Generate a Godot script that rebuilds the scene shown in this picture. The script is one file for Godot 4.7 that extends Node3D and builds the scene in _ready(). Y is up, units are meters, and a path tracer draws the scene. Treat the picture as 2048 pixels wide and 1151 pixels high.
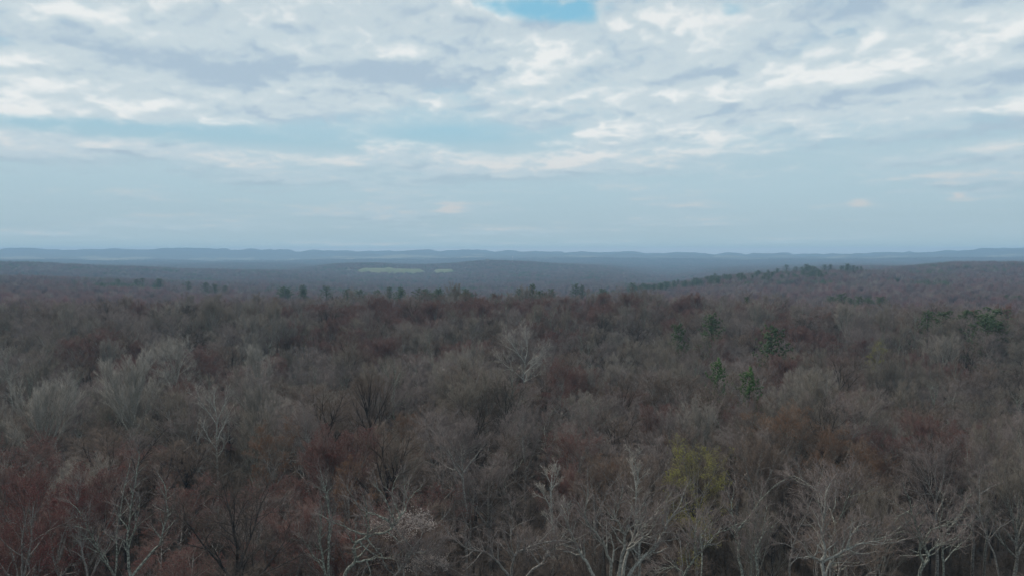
extends Node3D
# A leafless hardwood forest in early spring, seen from about forty metres up, with hazy hills to the horizon.

const EYE := Vector3(0, 40, 0)
const UP := Vector3(0, 1, 0)
const TREE_TALL := 18.0

const LIMBED := [
	["lichen-barked tree at lower left with one low limb forking off to the right", "lichen", 52, [
		[0.16, [[-27.76, 16.62], [-27.87, 18.14], [-27.94, 19.43], [-27.72, 21.08], [-27.5, 22.55], [-27.24, 24.38]]],
		[0.15, [[-27.61, 16.62], [-26.79, 17.7], [-26.05, 18.51], [-25.91, 19.61], [-25.75, 20.53], [-26.08, 21.64], [-26.21, 22.19]]],
		[0.07, [[-25.74, 20.64], [-25.26, 21.27], [-24.92, 21.82]]],
		[0.08, [[-27.82, 18.69], [-27.35, 19.98], [-27.07, 21.08], [-26.87, 22]]],
	]],
	["twin-stemmed grey tree just left of the tree with the low forking limb", "lichen", 56, [
		[0.15, [[-31.14, 14.82], [-31.39, 15.86], [-31.66, 17.45], [-31.89, 19.23], [-32.04, 20.81]]],
		[0.12, [[-31.07, 14.82], [-31.1, 16.46], [-31.33, 18.05], [-31.19, 20.42], [-31, 22]]],
		[0.06, [[-31.66, 17.45], [-32.29, 18.84], [-32.64, 20.02]]],
	]],
	["slender grey tree leaning left beside the deep red budding trees", "grey", 55, [
		[0.11, [[-32.58, 15.27], [-33.12, 16.68], [-33.54, 18.24], [-33.88, 19.6], [-34, 20.77]]],
		[0.05, [[-33.29, 17.46], [-32.87, 18.83], [-32.72, 19.99]]],
	]],
	["thin near-black tree with a crooked top among red budding trees", "dark", 74, [
		[0.14, [[-39.17, 14.13], [-39.2, 16.73], [-39.07, 18.03], [-38.38, 19.07], [-37.58, 20.37]]],
		[0.07, [[-39.14, 17.25], [-39.67, 18.55], [-39.84, 19.85]]],
	]],
	["pale lichen-crusted tree with a broken stub beside a bowed trunk", "lichen", 56, [
		[0.17, [[-14.54, 14.67], [-14.79, 16.26], [-14.97, 17.45], [-14.92, 18.44], [-14.83, 19.23]]],
		[0.16, [[-14.34, 14.67], [-14.32, 16.85], [-14.26, 18.44], [-14.36, 20.02], [-14.54, 21.21], [-14.72, 21.8]]],
		[0.09, [[-14.5, 14.94], [-15.19, 15.86], [-15.84, 16.46], [-16.34, 17.17], [-16.84, 17.65]]],
		[0.05, [[-14.54, 21.21], [-15, 21.68], [-15.31, 21.92]]],
	]],
	["large crooked pale-limbed tree spreading left of the blossoming tree", "lichen", 47, [
		[0.19, [[-11.02, 18.64], [-10.62, 19.57], [-10.12, 20.14], [-10.21, 21.07], [-9.78, 21.74], [-9.22, 22.07], [-8.95, 22.9], [-9.04, 23.73]]],
		[0.1, [[-10.12, 20.14], [-9.79, 20.14], [-9.14, 20.31], [-8.64, 20.57], [-7.99, 20.57], [-7.4, 20.84]]],
		[0.09, [[-9.22, 22.34], [-9.77, 22.57], [-10.42, 23.07], [-10.91, 23.4], [-11.29, 23.63]]],
		[0.1, [[-9.22, 22.14], [-7.97, 22.57], [-7.48, 22.9], [-7.64, 23.57], [-8.13, 23.9], [-8.71, 24.23], [-9.2, 24.56]]],
		[0.08, [[-7.55, 22.9], [-7.31, 23.4], [-7.76, 24.23], [-8.22, 24.96], [-8.6, 25.29]]],
		[0.07, [[-7.31, 23.3], [-7.05, 23.63], [-7.44, 24.23], [-7.63, 24.73], [-7.56, 25.29]]],
		[0.08, [[-7.38, 23.07], [-6.72, 23.8], [-6.59, 24.39], [-6.81, 24.89], [-6.91, 25.39]]],
		[0.05, [[-6.59, 24.39], [-6.26, 24.76], [-5.87, 25.02]]],
		[0.06, [[-9.22, 22.07], [-8.64, 21.57], [-8.15, 21.24], [-7.82, 20.64]]],
	]],
	["spreading grey tree forked wide at the bottom right of the tall bare pole trunk", "grey", 47, [
		[0.13, [[-0.07, 18.74], [-0.62, 19.57], [-1.05, 20.34], [-1.6, 20.91], [-2, 21.11], [-2.58, 21.31], [-3.07, 21.64]]],
		[0.14, [[-0.03, 18.74], [0.1, 20.24], [0.2, 20.74], [0.69, 21.17], [1.24, 21.57], [1.9, 21.91]]],
		[0.07, [[0.07, 20.17], [-0.29, 20.91], [-0.79, 21.41], [-1.28, 21.74]]],
		[0.06, [[0.13, 20.41], [-0.07, 21.57], [0.07, 22.57], [0, 23.4]]],
	]],
	["grey tree with rising lichen-spotted limbs left of the great spreading pale oak", "grey", 48, [
		[0.13, [[0.8, 18.18], [1.37, 19.07], [2.04, 19.65], [2.27, 20.33], [2.81, 21.01], [3.37, 21.35], [4.27, 21.86]]],
		[0.07, [[1.81, 19.45], [1.2, 20.33], [0.87, 21.01], [0.73, 21.86]]],
		[0.06, [[2.54, 20.57], [2.47, 21.52], [2.67, 22.54], [2.53, 23.56]]],
	]],
	["great spreading pale oak with lichen-yellowed limbs fanning to the right", "pale", 46, [
		[0.17, [[5.49, 18.96], [4.84, 20.07], [4.36, 20.66], [3.97, 21.48], [3.78, 21.9], [3.65, 22.45]]],
		[0.08, [[4.46, 20.43], [3.98, 20.43], [3.4, 20.5], [2.92, 20.6], [2.53, 20.76]]],
		[0.15, [[6.36, 19.03], [6.35, 20.17], [6.06, 20.82], [5.89, 21.48], [5.51, 22.03], [5.15, 22.45], [4.73, 22.94], [4.63, 23.66], [4.79, 24.73]]],
		[0.17, [[6.84, 19.03], [6.93, 20.33], [7.11, 21.48], [7.07, 22.45], [6.65, 23.27], [6.33, 23.59], [6.52, 24.18], [6.58, 24.73]]],
		[0.06, [[6.46, 23.46], [6.07, 23.75], [5.75, 24.24]]],
		[0.07, [[7.07, 22.29], [7.39, 23.1], [7.8, 23.59], [8.02, 24.4]]],
		[0.17, [[7.13, 19.03], [7.41, 20.33], [7.63, 20.82], [8.36, 21.64], [8.83, 22.13], [9.63, 22.62], [10.17, 23.07]]],
		[0.09, [[8.33, 21.61], [8.51, 22.29], [8.76, 22.94], [8.69, 23.75]]],
		[0.17, [[7.35, 19.03], [8.05, 19.94], [8.75, 20.5], [9.49, 20.99], [9.96, 21.8], [10.21, 22.36], [10.59, 22.78], [11.19, 23.46]]],
		[0.1, [[7.5, 20.6], [7.88, 21.15], [8.26, 21.44], [9.22, 21.84], [9.73, 22.1]]],
		[0.08, [[7.24, 21.31], [8.03, 22.03], [8.51, 22.52], [9.01, 23.66]]],
		[0.08, [[8.78, 20.53], [9.16, 21.31], [9.67, 21.64], [10.28, 21.8]]],
		[0.07, [[10.05, 21.97], [10.24, 22.62], [10.1, 23.27], [10.29, 23.98]]],
		[0.09, [[6.41, 20.33], [6.54, 21.15], [6.4, 21.8], [5.76, 22.29]]],
		[0.07, [[7.72, 20.99], [8, 21.9], [8.19, 22.62], [8.06, 23.43]]],
	]],
	["grey tree of upswept limbs immediately right of the great spreading pale oak", "lichen", 50, [
		[0.13, [[11.8, 17.27], [12.06, 18.27], [12.4, 19.16], [12.81, 19.87], [13.08, 20.57], [13.49, 21.39], [14.11, 21.81]]],
		[0.08, [[13.19, 17.2], [13.45, 18.98], [13.37, 19.69], [13.78, 20.22], [14.23, 20.75]]],
		[0.07, [[12.47, 19.33], [12.53, 20.04], [12.73, 21.11], [13.07, 21.53]]],
		[0.06, [[11.93, 17.84], [11.44, 18.09], [10.85, 17.84], [10.4, 17.56]]],
		[0.06, [[12.13, 18.45], [11.87, 19.69], [12.11, 20.68]]],
	]],
	["upright lichen-green tree of two parallel stems crossed by a diagonal limb", "lichen", 54, [
		[0.15, [[17.41, 15.45], [17.17, 16.91], [17.22, 18.06], [17.06, 18.83], [16.86, 19.78], [16.73, 20.93]]],
		[0.14, [[18.54, 15.45], [18.41, 16.91], [18.46, 18.45], [18.48, 19.59], [18.54, 20.36]]],
		[0.1, [[18.43, 17.68], [19.02, 18.64], [19.2, 19.21], [19.55, 20.43]]],
		[0.1, [[17.09, 19.14], [17.5, 19.48], [18.24, 20.17], [18.98, 21.12], [20.16, 22.18]]],
		[0.06, [[18.05, 15.76], [17.92, 16.91], [17.78, 18.26], [17.88, 19.21]]],
		[0.06, [[19.09, 18.75], [19.57, 19.14], [19.98, 19.59]]],
	]],
	["thin grey tree between the two-stemmed upright tree and the crooked-armed one", "grey", 52, [
		[0.11, [[20.18, 16.36], [19.97, 18.14], [20.06, 19.25], [20.18, 20.35], [20.46, 21.08], [20.72, 22.37]]],
		[0.06, [[20.05, 17.4], [20.59, 17.95], [21.08, 18.8]]],
		[0.05, [[20.12, 19.8], [19.74, 20.72], [19.51, 21.45]]],
	]],
	["gnarled pale tree stretching one long crooked arm level to the right", "pale", 46, [
		[0.17, [[20.1, 19.03], [20.01, 20.07], [20.23, 20.4], [20.31, 21.15], [20.2, 21.97], [20.35, 22.62], [20.59, 23.27], [20.73, 24.14]]],
		[0.1, [[20.01, 20.07], [19.43, 20.5], [19.04, 20.73], [18.46, 20.73], [17.95, 20.92]]],
		[0.13, [[20.08, 20.07], [20.55, 20.33], [21.09, 20.6], [21.66, 20.92], [22.05, 21.05], [22.62, 21.31], [23.1, 21.38], [23.9, 21.28], [24.76, 21.31]]],
		[0.08, [[21.66, 20.99], [21.97, 21.48], [22.29, 21.8], [22.85, 22.13], [23.24, 22.1], [23.76, 21.77]]],
		[0.04, [[22.79, 22.1], [22.98, 22.36], [23.42, 22.55]]],
		[0.05, [[22.54, 21.9], [23.09, 21.74], [23.26, 21.38]]],
		[0.1, [[20.19, 19.35], [20.56, 19.94], [20.97, 20.27], [21.68, 20.33], [22.19, 20.4]]],
		[0.07, [[21.16, 20.63], [21.27, 21.15], [21.31, 22.29], [21.75, 22.78]]],
		[0.06, [[19.27, 20.6], [19.54, 21.25], [19.91, 21.9]]],
		[0.05, [[18.98, 20.73], [18.58, 21.48], [18.31, 22.23]]],
		[0.04, [[24.76, 21.31], [24.65, 21.9], [24.38, 22.45]]],
		[0.05, [[22.04, 21.48], [22.27, 22.29], [22.52, 22.78]]],
	]],
	["pale left-leaning tree with a low limb thrown out right, near the lower right corner", "lichen", 48, [
		[0.15, [[27.27, 18.18], [27.24, 19.48], [26.88, 20.16], [26.67, 20.84], [26.42, 21.52], [26.16, 22.2], [25.71, 22.88], [25.36, 23.56], [24.97, 24.5]]],
		[0.1, [[27.24, 19.41], [27.56, 19.75], [27.11, 20.5], [26.59, 21.25], [26.07, 22.03], [25.76, 22.4]]],
		[0.1, [[27.33, 18.52], [27.9, 19.55], [28.13, 19.99], [28.62, 20.33], [29.45, 20.57], [30.18, 20.81]]],
		[0.07, [[26.79, 21.18], [26.84, 21.69], [26.96, 22.2], [27.39, 22.61], [27.91, 23.01]]],
		[0.06, [[26.52, 21.35], [26.29, 22.54], [26.37, 23.15]]],
		[0.05, [[25.26, 23.72], [24.93, 23.39], [24.68, 22.88]]],
	]],
	["lichen-flecked tree with a thick upper limb, right of the pale left-leaning tree", "lichen", 60, [
		[0.13, [[36.18, 12.73], [35.87, 14.78], [35.65, 16.9], [36.34, 17.54], [36.94, 18.39], [37.24, 19.44]]],
		[0.08, [[35.76, 15.84], [35.22, 17.33], [35.34, 19.02], [35.06, 20.08]]],
		[0.07, [[35.97, 14.35], [37.04, 14.99], [38.07, 15.41], [39.1, 15.84]]],
		[0.06, [[36.38, 17.67], [37.38, 17.75], [38.1, 18.6]]],
	]],
	["grey tree close to the right edge, behind and right of the lichen-flecked one", "grey", 66, [
		[0.13, [[44.96, 10.14], [44.71, 12.25], [44.15, 13.89], [43.78, 15.53], [44.04, 17.39], [44.22, 19.02]]],
		[0.07, [[44.3, 13.42], [45.18, 14.83], [46.16, 15.53]]],
		[0.06, [[43.88, 15.06], [42.92, 16.46], [42.21, 17.16]]],
		[0.06, [[44.09, 17.39], [44.94, 17.85], [45.71, 18.09]]],
	]],
]
const SINGLES := [
	["pale bare tree with a dense fan of fine upright branches at the left edge", "fan", "pale", -63.76, -98, 22.06, 11.73],
	["broad pale fan-crowned tree standing between the left-edge fan tree and the white-stemmed tree", "fan", "pale", -59.03, -112, 23.38, 13.02],
	["narrow tree with a whitish main stem, left of the orange budding tree", "stem", "white", -38.35, -94, 23.05, 7.07],
	["small pale spreading tree far back on the left, above the narrow white-stemmed tree", "round", "pale", -73.15, -158, 22.01, 11.89],
	["pale wide-armed tree standing out alone in the middle of the wood", "oak", "white", 2.48, -172, 23.02, 15.29],
	["tall straight-trunked tree with a small fan crown on a bare grey pole", "pole", "grey", -4.54, -73, 22.67, 6.99],
	["yellow-green budding tree just behind the great spreading pale oak", "round", "spring", 17.31, -68, 21.81, 6.51],
	["small fresh yellow-green tree in the right middle distance", "round", "spring", 95.42, -190, 17.58, 4.68],
	["red budding tree in front of the pale wide-armed tree", "round", "red", 8.76, -126, 21.3, 6.89],
	["dark-limbed tree with an upright fork in the centre left of the wood", "fan", "dark", -21.75, -112, 21.59, 9.96],
	["white-stemmed slender tree at the centre, right of the bare pole trunk", "stem", "white", 3.59, -64, 21.22, 3.06],
	["thin pale tree with a whitened crotch, in front of the yellow-green budding tree", "stem", "white", 11.78, -66, 22.49, 2.71],
	["small grey-white tree at the far left edge, high in the near wood", "stem", "pale", -96.42, -140, 22.32, 4.79],
	["pale brushy tree behind the white-stemmed tree on the far left", "fan", "pale", -52.79, -150, 21.06, 7.18],
	["orange budding tree near the narrow white-stemmed tree", "round", "orange", -27.62, -84, 20.76, 5.17],
	["tan-orange budding tree right of the bowed lichen trunk", "round", "orange", -14.81, -66, 21.33, 3.16],
	["deep red budding tree filling the lower left corner", "round", "crimson", -34.82, -51, 23.43, 5.23],
	["second deep red tree, standing just right of the lower left corner", "round", "crimson", -35.53, -57, 22.08, 4.68],
]
const TINTED := [[-35.84, -54, 13, "red"], [-36.76, -62, 9, "red"], [-38.18, -72, 9, "red"], [-36.05, -76, 7, "red"], [-30.22, -60, 6, "red"], [-28.48, -86, 5, "orange"], [-21.14, -72, 6, "red"], [-14.82, -64, 5, "red"], [-14.63, -104, 9, "orange"], [-20.37, -112, 6, "orange"], [-67.8, -172, 12, "red"], [-60.91, -176, 8, "red"], [-52.39, -120, 7, "red"], [7.14, -82, 7, "red"], [11.95, -84, 5, "orange"], [55.82, -98, 8, "red"], [63.96, -97, 10, "red"], [64.67, -126, 5, "red"], [51.71, -120, 5, "red"], [-56.63, -215, 14, "red"], [-41.45, -270, 26, "red"], [-12.5, -285, 26, "red"], [-62.17, -280, 22, "red"], [25.04, -290, 30, "red"], [60.81, -290, 22, "red"], [87.75, -222, 14, "red"], [-4.99, -165, 7, "red"], [25.47, -180, 6, "red"], [16.16, -88, 6, "grey"], [39.12, -92, 8, "orange"], [25.84, -82, 6, "brown"], [180.16, -300, 20, "red"]]
const LONE_PINES := [
	[43.88, -192, 21.58, "small dark pine standing alone left of the two bigger pines in the near wood"],
	[54.87, -200, 23.56, "dark green pine, upper one of the three lone pines right of centre"],
	[63.67, -178, 21.82, "bushy dark pine, rightmost of the three lone pines right of centre"],
	[36.7, -112, 21.83, "low bright green evergreen poking out of the grey crowns, nearest evergreen of all"],
	[35.8, -126, 21.3, "half-hidden small evergreen just above and left of the nearest evergreen"],
	[9.26, -330, 26.24, "flat-topped pine rising alone above the reddish ridge"],
	[99.82, -310, 21.76, "thin ragged pine on the ridge right of the flat-topped one"],
	[12.85, -335, 23.05, "lower pine touching the flat-topped pine on the ridge"],
]
const PINE_ROWS := [
	["dark pines in the row behind the reddish ridge", "dark green pine in the row just behind the reddish ridge", [[-118.94, -520, 14.4], [-104.7, -520, 13.69], [-102.35, -530, 13.91], [-81.83, -500, 15.73], [-78.23, -510, 15.95], [-71.56, -500, 15.73], [-67.11, -500, 15.39], [-60.07, -490, 15.88], [-54.92, -495, 15.63], [-52.04, -500, 17.1], [-47.33, -480, 17.69], [-44.96, -490, 16.55], [-41.43, -500, 15.39], [-35.83, -480, 15.71], [-32.22, -490, 13.86], [-28.77, -500, 13.67], [-21.92, -500, 13.33], [-15.37, -510, 12.45], [2.14, -520, 14.76], [27.23, -560, 13.2]]],
	["dark pines scattered on the left rise", "dark pine scattered on the left rise beyond the near wood", [[-513.79, -900, 4.33], [-487.95, -880, 3.92], [-536.53, -1000, 5.17], [-512.6, -1000, 4.48], [-510.8, -1010, 4.82], [-460.93, -950, 7.56], [-451.62, -940, 5.97], [-374.71, -850, 5.73], [-333.53, -800, 6.65], [-328.07, -800, 5.56], [-326.63, -810, 5.13], [-211.84, -650, 10.68], [-190.2, -640, 9.81], [-177.84, -620, 14.16], [-177.73, -630, 10.72], [-166.08, -640, 11.13], [-203.38, -640, 7.62]]],
	["pines clumped in the hollow right of the near wood", "dark pine in the clump in the hollow right of the near wood", [[207.58, -480, 8.47], [211.84, -480, 9.46], [214.5, -470, 10.42], [214.65, -460, 11.68], [218.75, -460, 11.68], [220.13, -455, 11.36], [221.42, -450, 11.06], [235.44, -470, 10.42], [245.41, -480, 8.47]]],
	["dark pines in the band near the right edge", "dark pine in the band near the right edge", [[372.13, -620, 2.68], [377.21, -620, 3.53], [379.63, -615, 4.24], [385.12, -615, 3.82], [387.03, -610, 3.28], [391.21, -610, 3.28], [370.69, -560, 5.14], [378.33, -560, 6.29], [387.92, -560, 6.29], [392.17, -560, 5.52], [128.17, -224, 20.36], [129.96, -220, 20.41], [137.23, -216, 21.06], [138.59, -214, 21.38], [143.7, -218, 21.78], [149.09, -222, 21.14], [147.86, -216, 22.25], [149.14, -214, 22.12], [139.37, -209, 21.67], [143.84, -208, 21.9]]],
	["low pines at the right foot of the ridge", "small pine at the foot of the ridge left of the right-hand hill", [[59.6, -640, 10.69], [66.17, -640, 10.25], [68.22, -600, 8.82], [72.33, -600, 8.41], [126.51, -800, 7.2]]],
]
const AZIMUTHS := [-35.02, -26.36, -17.97, -12.5, -6.79, -0.94, 6.09, 11.83, 18.04, 24.18, 29.48, 35.02]
const DISTANCES := [200, 320, 420, 600, 900, 1300, 2000, 2700, 3400, 5000, 7500, 10500]
const CANOPY := [
	[24.64, 22.25, 18.36, 14.14, 11.8, 10.2, -8.09, 20.43, -5.57, -15.82, -5.97, 69.6],
	[23.18, 20.19, 15.8, 9.12, 3.63, -1.37, -18.75, -1.25, -22.35, -24.13, -19.47, 85.22],
	[22.14, 20.22, 13.76, 5.65, -3.31, -14.08, -24.97, -16.07, -35.04, -21.58, -32.87, 81.18],
	[21.67, 21.62, 13.91, 3.94, -8.07, -19.86, -32.03, -31.98, -2.97, -39.88, -4.78, 54.29],
	[21.36, 21.74, 13.46, 2.91, -9.51, -22.65, -35.98, -33.21, -8.32, -41.24, -0.46, 68.76],
	[21.23, 22.06, 13.57, 3.06, -10.47, -23.09, -33.77, -22.63, 9.93, -41.8, 9.5, 61.8],
	[21.33, 22.16, 13.71, 4.09, -8.96, -20.08, -27.91, -22.29, -13.01, -27.76, 4.58, 40.3],
	[21.62, 22.01, 14.41, 6.26, -2.75, -9.55, -40.25, -39.39, -48.59, -40.08, 0.12, 33.28],
	[22.02, 20.43, 13.77, 7.62, 5.5, 8.79, -17.13, -19.56, -23.95, -31.3, -3.61, 19.84],
	[22.63, 18.82, 13.26, 8.56, 8.59, 15.73, -8.57, -0.31, -10.76, -19.06, -6.52, 20.66],
	[23.31, 19.22, 12.48, 9.28, 8.42, 9.87, 17.45, 1.53, -12.49, -16.36, 4.52, 46.5],
	[24.19, 19.56, 12.93, 10.1, 8.78, 9.47, 24.39, 6.83, -5.57, 0.96, 10.82, 93.08],
]
const CLOUDS := [[2.73, 18.2, 3.85, 1.02, -1.75, 0], [-1.5, 18.49, 1.54, 0.47, -0.6, 0], [16.17, 17.35, 0.92, 0.71, -0.5, 0], [1.58, 14.72, 3.28, 1.8, 0.6, 0.8], [11.64, 16.99, 4.23, 1.41, 0.5, 0.5], [-20.16, 13.32, 10.33, 1.1, 0.5, -0.6], [-17.42, 11.51, 8.84, 1.1, 0.35, 0.4], [-26.37, 12.15, 4.63, 0.78, 0.3, 0.3], [-33.12, 9.36, 3.49, 1.33, 0.4, 0.45], [-26.14, 8.44, 12.98, 0.78, -1.15, 0], [-4.81, 9.13, 4.27, 0.71, -1, 0], [-31.49, 8.41, 4.65, 0.55, -0.5, 0], [-26.17, 6.97, 12.26, 0.78, 0.4, 0.3], [-21.32, 5.57, 17.01, 0.94, 0.1, -0.25], [-12.41, 7.03, 3.11, 0.47, 0.2, 0.2], [30.05, 11.17, 7.7, 0.51, 0.3, -0.45], [22.97, 9.93, 14.43, 1.33, 0.25, 0.28], [8.72, 7.86, 9.63, 1.57, 0.15, 0.2], [27.01, 13.85, 3.09, 1.57, 0.3, 0.4], [32.27, 12.72, 3.86, 1.76, 0.3, 0.45], [21.85, 16.38, 6.91, 1.18, 0.2, -0.4], [32.39, 7.94, 3.49, 0.63, 0.3, -0.35], [26.53, 7.63, 4.65, 0.55, 0.2, -0.25], [29.29, 6.11, 7.74, 0.39, 0.25, -0.3], [-4.36, 3.42, 1.01, 0.35, 0.9, 0.7], [-0.94, 3.35, 0.86, 0.24, 0.4, 0.2], [25.36, 3.55, 0.86, 0.35, 0.9, 0.7], [31.24, 3.83, 1.01, 0.31, 0.9, 0.7], [-9.9, 2.92, 0.7, 0.27, 0.4, 0.15], [14.67, 8.72, 1.86, 0.47, 0.5, 0.6], [33.73, 3.82, 0.78, 0.24, 0.4, 0.2], [7.17, 11.41, 1.94, 0.78, 0.3, 0.25], [17.12, 12.93, 7.69, 1.57, 0.15, 0.1], [-11.57, 16.38, 11.42, 1.76, 0.2, 0.15], [-30.51, 13.57, 6.16, 1.57, 0.2, 0.15], [-6.33, 11.25, 0.93, 0.55, 0.4, 0.3], [-7.47, 13.4, 5.4, 1.18, 0.2, -0.15], [8.67, 14.07, 6.16, 1.57, 0.2, -0.1]]
const SHORT_NAMES := {"lichen-barked tree at lower left": "the low-forking lichen tree", "twin-stemmed grey tree": "the twin-stemmed grey tree", "slender grey tree leaning": "the slender left-leaning tree", "thin near-black tree": "the thin near-black tree", "pale lichen-crusted": "the lichen-crusted bowed trunk", "large crooked pale": "the crooked pale-limbed tree", "spreading grey tree forked": "the wide-forked grey tree", "grey tree with rising": "the grey tree of rising limbs", "great spreading pale": "the great spreading pale oak", "grey tree of upswept": "the grey tree of upswept limbs", "upright lichen-green": "the two-stemmed upright tree", "thin grey tree between": "the thin tree beside the two-stemmed one", "gnarled pale": "the gnarled level-armed tree", "pale left-leaning": "the pale left-leaning tree", "lichen-flecked tree with": "the lichen-flecked tree", "grey tree close to": "the grey tree at the right edge", "pale bare tree with a dense fan": "the left-edge fan tree", "broad pale fan": "the broad pale fan-crowned tree", "narrow tree with a whitish": "the narrow white-stemmed tree", "small pale spreading": "the small pale spreading tree", "pale wide-armed": "the pale wide-armed tree", "tall straight": "the bare grey pole tree", "yellow-green budding": "the yellow-green tree", "small fresh": "the small fresh green tree", "red budding": "the red budding tree", "dark-limbed": "the dark-limbed forked tree", "white-stemmed slender": "the slender white-stemmed tree", "thin pale tree with a whitened": "the white-crotched thin tree", "small grey-white": "the small grey-white tree", "pale brushy": "the pale brushy tree", "orange budding tree near": "the orange budding tree", "tan-orange": "the tan-orange budding tree", "deep red budding": "the corner deep red tree", "second deep red": "the second deep red tree"}
const BLOSSOM := [[0.13, [[-7.9, 19.09], [-7.19, 19.78], [-7.02, 20.17], [-6.7, 20.66], [-6.21, 21.31], [-5.83, 21.41]]], [0.08, [[-6.99, 19.84], [-6.35, 20.17], [-6.16, 19.94], [-5.9, 20.33], [-5.58, 20.73], [-4.87, 20.99]]], [0.08, [[-6.8, 20.53], [-6.28, 21.64], [-6.69, 22.29], [-7.1, 22.78], [-7.23, 23.07]]], [0.06, [[-6.34, 21.25], [-5.73, 22.13], [-5.37, 22.94]]], [0.06, [[-6.09, 20.07], [-5.32, 20.27], [-4.49, 20.07]]]]
const BLOSSOM_TUFTS := [[-5.9, 20.33, 1.26], [-4.94, 20.5, 0.82], [-6.2, 23.27, 1.26], [-7.17, 22.29, 1.57], [-5.57, 22.45, 0.76], [-4.62, 20.01, 0.69], [-8.45, 22.62, 0.82]]

var rng := RandomNumberGenerator.new()
var bumps := FastNoiseLite.new()
var stands := FastNoiseLite.new()
var profile: Array = []
var mats := {}
var used := {}


class Acc:
	var v := PackedVector3Array()
	var n := PackedVector3Array()
	var ix := PackedInt32Array()

	func tube(pts: PackedVector3Array, rad: PackedFloat32Array, sides: int) -> void:
		var last := pts.size() - 1
		var side := Vector3.ZERO
		for i in pts.size():
			var d := (pts[mini(i + 1, last)] - pts[maxi(i - 1, 0)]).normalized()
			if i == 0:
				side = d.cross(Vector3(0.31, 0.2, 0.93)).normalized()
			else:
				side = (side - d * side.dot(d)).normalized()
			var w := d.cross(side)
			for k in sides:
				var a := TAU * k / sides
				var o := side * cos(a) + w * sin(a)
				v.append(pts[i] + o * rad[i])
				n.append(o)
		var at := v.size() - pts.size() * sides
		for i in last:
			for k in sides:
				var k2 := (k + 1) % sides
				var a := at + i * sides + k
				var b := at + i * sides + k2
				ix.append_array([a, a + sides, b + sides, a, b + sides, b])

	func cone(a: Vector3, b: Vector3, r: float) -> void:
		var d := (b - a).normalized()
		var s := d.cross(Vector3(0.31, 0.2, 0.93)).normalized()
		var w := d.cross(s)
		var at := v.size()
		var o1 := s * -0.5 + w * 0.866
		var o2 := s * -0.5 - w * 0.866
		v.append_array([a + s * r, a + o1 * r, a + o2 * r, b])
		n.append_array([s, o1, o2, d])
		ix.append_array([at, at + 3, at + 1, at + 1, at + 3, at + 2, at + 2, at + 3, at])

	func bud(c: Vector3, r: float, turn: Vector3) -> void:
		var a := turn * r
		var b := turn.cross(Vector3(0.2, 0.9, 0.38)).normalized() * r
		var e := a.cross(b).normalized() * r
		var at := v.size()
		for p in [a, -a, b, -b, e, -e]:
			v.append(c + p)
			n.append(p.normalized())
		ix.append_array([at, at + 4, at + 2, at + 2, at + 4, at + 1, at + 1, at + 4, at + 3, at + 3, at + 4, at, at, at + 2, at + 5, at + 2, at + 1, at + 5, at + 1, at + 3, at + 5, at + 3, at, at + 5])

	func mesh() -> ArrayMesh:
		var a := []
		a.resize(Mesh.ARRAY_MAX)
		a[Mesh.ARRAY_VERTEX] = v
		a[Mesh.ARRAY_NORMAL] = n
		a[Mesh.ARRAY_INDEX] = ix
		var m := ArrayMesh.new()
		m.add_surface_from_arrays(Mesh.PRIMITIVE_TRIANGLES, a)
		return m


class Kind:
	var kids := [0, 7, 6, 7, 5]
	var angle := [0.0, 0.75, 0.75, 0.8, 0.85]
	var ratio := [0.0, 0.5, 0.5, 0.55, 0.55]
	var wobble := [0.0, 0.14, 0.2, 0.25]
	var rise := [0.0, 0.04, 0.03, 0.0, 0.03]
	var segs := [0, 6, 4, 3]
	var twig := 0.008       # radius at the foot of a twig
	var tips := PackedVector3Array()
	var sides1 := 6


# ------------------------------------------------------------------ growing trees
func rand_dir() -> Vector3:
	return Vector3(rng.randf_range(-1, 1), rng.randf_range(-1, 1), rng.randf_range(-1, 1)).normalized()


func path_point(pts: PackedVector3Array, t: float) -> Vector3:
	var f := clampf(t, 0.0, 0.9999) * (pts.size() - 1)
	return pts[int(f)].lerp(pts[int(f) + 1], f - int(f))


func sprout(k: Kind, pts: PackedVector3Array, length: float, r0: float, r1: float, lvl: int, count: int, from: float, woody: Acc, fine: Acc) -> void:
	# the children of one limb, branch or twig
	var spin := rng.randf() * TAU
	for i in count:
		var t := minf(from + (1.0 - from) * (i + rng.randf() * 0.9 + 0.1) / count, 1.0)
		var p := path_point(pts, t)
		var f := clampf(t, 0.0, 0.9999) * (pts.size() - 1)
		var tan := (pts[int(f) + 1] - pts[int(f)]).normalized()
		spin += 2.4 + rng.randf_range(-0.5, 0.5)
		var s := tan.cross(Vector3(0.31, 0.2, 0.93)).normalized()
		var side := s * cos(spin) + tan.cross(s) * sin(spin)
		var a: float = k.angle[lvl] * rng.randf_range(0.6, 1.25) * (1.0 - 0.35 * t)
		var d := (tan * cos(a) + side * sin(a) + UP * float(k.rise[lvl])).normalized()
		var l: float = length * k.ratio[lvl] * (1.25 - 0.6 * t) * rng.randf_range(0.7, 1.25)
		grow(k, p, d, l, lerpf(r0, r1, t) * 0.7, lvl + 1, woody, fine)


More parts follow.
